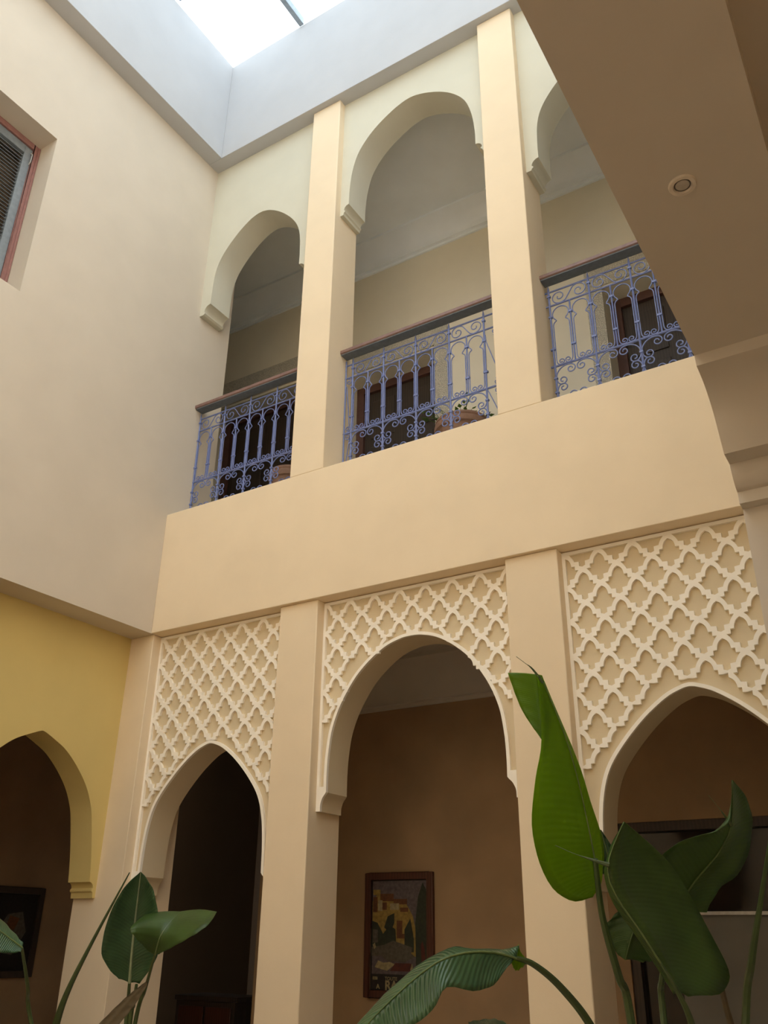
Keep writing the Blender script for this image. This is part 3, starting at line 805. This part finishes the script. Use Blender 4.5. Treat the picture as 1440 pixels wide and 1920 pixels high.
stalk(pr, [(1018, 1280, 3.46), (998, 1254, 3.48), (984, 1243, 3.48), (968, 1231, 3.48)], .007, .001, 'stem', 'leaf_tip')
stalk(pr, [(1116, 1610, 3.30), (1130, 1720, 3.27), (1160, 1830, 3.24), (1185, 1925, 3.22)], .010, .016, foot=FT(-.06, .06))
# broad leaf in front, hanging from a bent midrib
leaf(pr, [(1272, 1862, 2.96), (1235, 1800, 2.98), (1195, 1738, 3.00), (1160, 1688, 3.02), (1139, 1638, 3.05), (1148, 1590, 3.10), (1170, 1541, 3.14)],
     [(1264, 1866, 2.99), (1226, 1806, 3.02), (1186, 1746, 3.04), (1150, 1694, 3.06), (1133, 1640, 3.08), (1144, 1590, 3.12), (1169, 1541, 3.145)],
     [(1290, 1868, 3.00), (1352, 1862, 3.10), (1367, 1822, 3.16), (1332, 1750, 3.20), (1296, 1682, 3.22), (1250, 1612, 3.20), (1171, 1541, 3.14)], M['leaf'])
stalk(pr, [(1142, 1622, 3.06), (1110, 1612, 3.08), (1075, 1600, 3.12), (1041, 1585, 3.16)], .009, .0012, 'stem', 'leaf_tip')
stalk(pr, [(1238, 1806, 2.975), (1270, 1858, 2.955), (1298, 1925, 2.96), (1310, 2030, 2.98)], .004, .014, foot=FT(.05, -.03))
# leaf behind it at the right, margin rolled over
leaf(pr, [(1262, 1720, 3.44), (1300, 1655, 3.42), (1345, 1602, 3.40), (1370, 1550, 3.40), (1374, 1500, 3.42), (1373, 1463, 3.44)],
     [(1238, 1690, 3.40), (1236, 1612, 3.34), (1288, 1573, 3.30), (1338, 1560, 3.30), (1368, 1535, 3.36), (1372, 1463, 3.44)],
     [(1325, 1710, 3.46), (1348, 1668, 3.50), (1392, 1628, 3.52), (1411, 1552, 3.52), (1400, 1497, 3.50), (1374, 1463, 3.44)], M['leaf'])
stalk(pr, [(1372, 1548, 3.38), (1352, 1520, 3.38), (1328, 1491, 3.40)], .008, .001, 'stem', 'leaf_tip')
stalk(pr, [(1262, 1720, 3.45), (1242, 1830, 3.40), (1246, 1925, 3.36)], .009, .014, foot=FT(.02, .08))
# smaller leaves tucked behind
leaf(pr, [(1225, 1690, 3.34), (1190, 1740, 3.32), (1172, 1800, 3.30)], [(1165, 1702, 3.36), (1133, 1745, 3.36), (1160, 1792, 3.32)], [(1270, 1720, 3.38), (1250, 1790, 3.36), (1205, 1804, 3.32)], M['leaf'])
leaf(pr, [(1146, 1640, 3.50), (1140, 1605, 3.52), (1126, 1556, 3.56)], [(1128, 1640, 3.50), (1124, 1600, 3.52), (1125, 1556, 3.56)], [(1160, 1640, 3.54), (1154, 1600, 3.56), (1127, 1556, 3.56)], M['leaf_blue'])
# leaf arching out to the left at the bottom
leaf(pr, [(968, 1797, 2.95), (930, 1786, 2.92), (880, 1785, 2.88), (830, 1798, 2.84), (780, 1832, 2.80), (725, 1882, 2.76), (675, 1935, 2.72), (640, 1985, 2.70)],
     [(974, 1774, 2.99), (935, 1780, 3.00), (880, 1778, 2.98), (838, 1778, 2.96), (768, 1822, 2.90), (712, 1874, 2.84), (662, 1930, 2.78), (638, 1985, 2.70)],
     [(957, 1806, 2.92), (928, 1844, 2.84), (895, 1858, 2.80), (836, 1852, 2.76), (812, 1894, 2.72), (770, 1925, 2.70), (725, 1965, 2.68), (642, 1987, 2.70)], M['leaf_blue'], cup=.06)
leaf(pr, [(965, 1790, 2.97), (978, 1800, 2.98), (988, 1803, 2.99)], [(958, 1802, 2.93), (968, 1820, 2.94), (988, 1806, 2.98)], [(972, 1770, 3.0), (976, 1785, 3.0), (989, 1800, 3.0)], M['leaf_back'], rib=False)
stalk(pr, [(966, 1796, 2.96), (1000, 1808, 2.98), (1050, 1850, 3.02), (1108, 1925, 3.06), (1160, 2040, 3.10)], .008, .015, foot=FT(-.10, -.05))
leaf(pr, [(962, 1945, 2.88), (925, 1924, 2.86), (880, 1924, 2.84)], [(968, 1930, 2.92), (930, 1911, 2.92), (878, 1916, 2.88)], [(950, 1965, 2.84), (915, 1950, 2.82), (878, 1935, 2.82)], M['leaf_blue'], rib=False)
# stalks of leaves beyond the frame at the right
leaf(pr, [(1445, 1562, 3.08), (1455, 1480, 3.05), (1462, 1380, 3.02), (1466, 1290, 3.0)], [(1443, 1562, 3.08), (1444, 1480, 3.0), (1446, 1390, 2.96), (1465, 1290, 3.0)], [(1447, 1562, 3.08), (1474, 1470, 3.0), (1480, 1380, 2.95), (1467, 1290, 3.0)], M['leaf'])
stalk(pr, [(1445, 1565, 3.08), (1428, 1680, 3.14), (1410, 1800, 3.16), (1398, 1925, 3.18)], .005, .015, foot=FT(.14, .02))
stalk(pr, [(1350, 1840, 3.24), (1362, 1890, 3.24), (1374, 1940, 3.24), (1380, 2040, 3.24)], .010, .014, 'sheath', foot=FT(.12, .07))

pl = thing('bird_of_paradise_plant', 'smaller plant with a dark upright leaf in front of the left corner pier', 'plant', (1.10, -.80, FL))
plant_pot(pl, 1.10, -.80, .32, .40)
FT = lambda dx, dy: (1.10 + dx, -.80 + dy, FL + .36)
D = 4.55
leaf(pl, [(243, 1843, D), (247, 1790, D + .02), (253, 1730, D + .03), (259, 1680, D + .02), (264, 1635, D)],
     [(222, 1836, D - .02), (191, 1792, D - .06), (202, 1725, D - .05), (230, 1668, D - .03), (263, 1635, D)],
     [(262, 1844, D - .02), (296, 1790, D - .06), (297, 1725, D - .06), (287, 1668, D - .03), (265, 1635, D)], M['leaf_blue'], rib_r=.009, rib_mat='midrib_pale')
leaf(pl, [(291, 1790, D - .16), (300, 1758, D - .18), (318, 1730, D - .12), (338, 1709, D - .02)],
     [(286, 1790, D - .17), (252, 1756, D - .26), (246, 1738, D - .24), (272, 1715, D - .08)],
     [(298, 1789, D - .17), (345, 1764, D - .28), (388, 1736, D - .26), (407, 1709, D - .08)], M['leaf'], cup=.10)
stalk(pl, [(291, 1788, D - .16), (272, 1855, D - .10), (252, 1925, D - .06)], .006, .011, foot=FT(.02, -.06))
stalk(pl, [(243, 1636, D - .10), (176, 1760, D - .08), (128, 1856, D - .05), (104, 1925, D), (88, 2000, D)], .003, .020, 'stem', 'rolled_leaf', foot=FT(-.22, .02))
stalk(pl, [(243, 1840, D), (240, 1880, D), (236, 1925, D)], .008, .011, foot=FT(-.02, .05))
stalk(pl, [(256, 1846, D - .03), (250, 1885, D - .03), (243, 1925, D - .03)], .008, .012, foot=FT(.0, .0))
leaf(pl, [(276, 1838, D - .20), (245, 1872, D - .20), (195, 1930, D - .20)], [(280, 1836, D - .2), (236, 1870, D - .19), (180, 1925, D - .18)], [(276, 1848, D - .2), (250, 1888, D - .21), (215, 1930, D - .22)], M['sheath'], name='dry_leaf', rib=False)
leaf(pl, [(42, 1776, 4.30), (10, 1752, 4.28), (-40, 1715, 4.26), (-90, 1690, 4.26)], [(43, 1768, 4.32), (14, 1736, 4.36), (-36, 1690, 4.36), (-90, 1690, 4.27)], [(40, 1785, 4.28), (5, 1786, 4.22), (-40, 1770, 4.18), (-90, 1692, 4.25)], M['leaf_blue'])
stalk(pl, [(41, 1778, 4.30), (52, 1850, 4.40), (60, 1925, 4.48)], .007, .011, foot=FT(-.10, -.08))
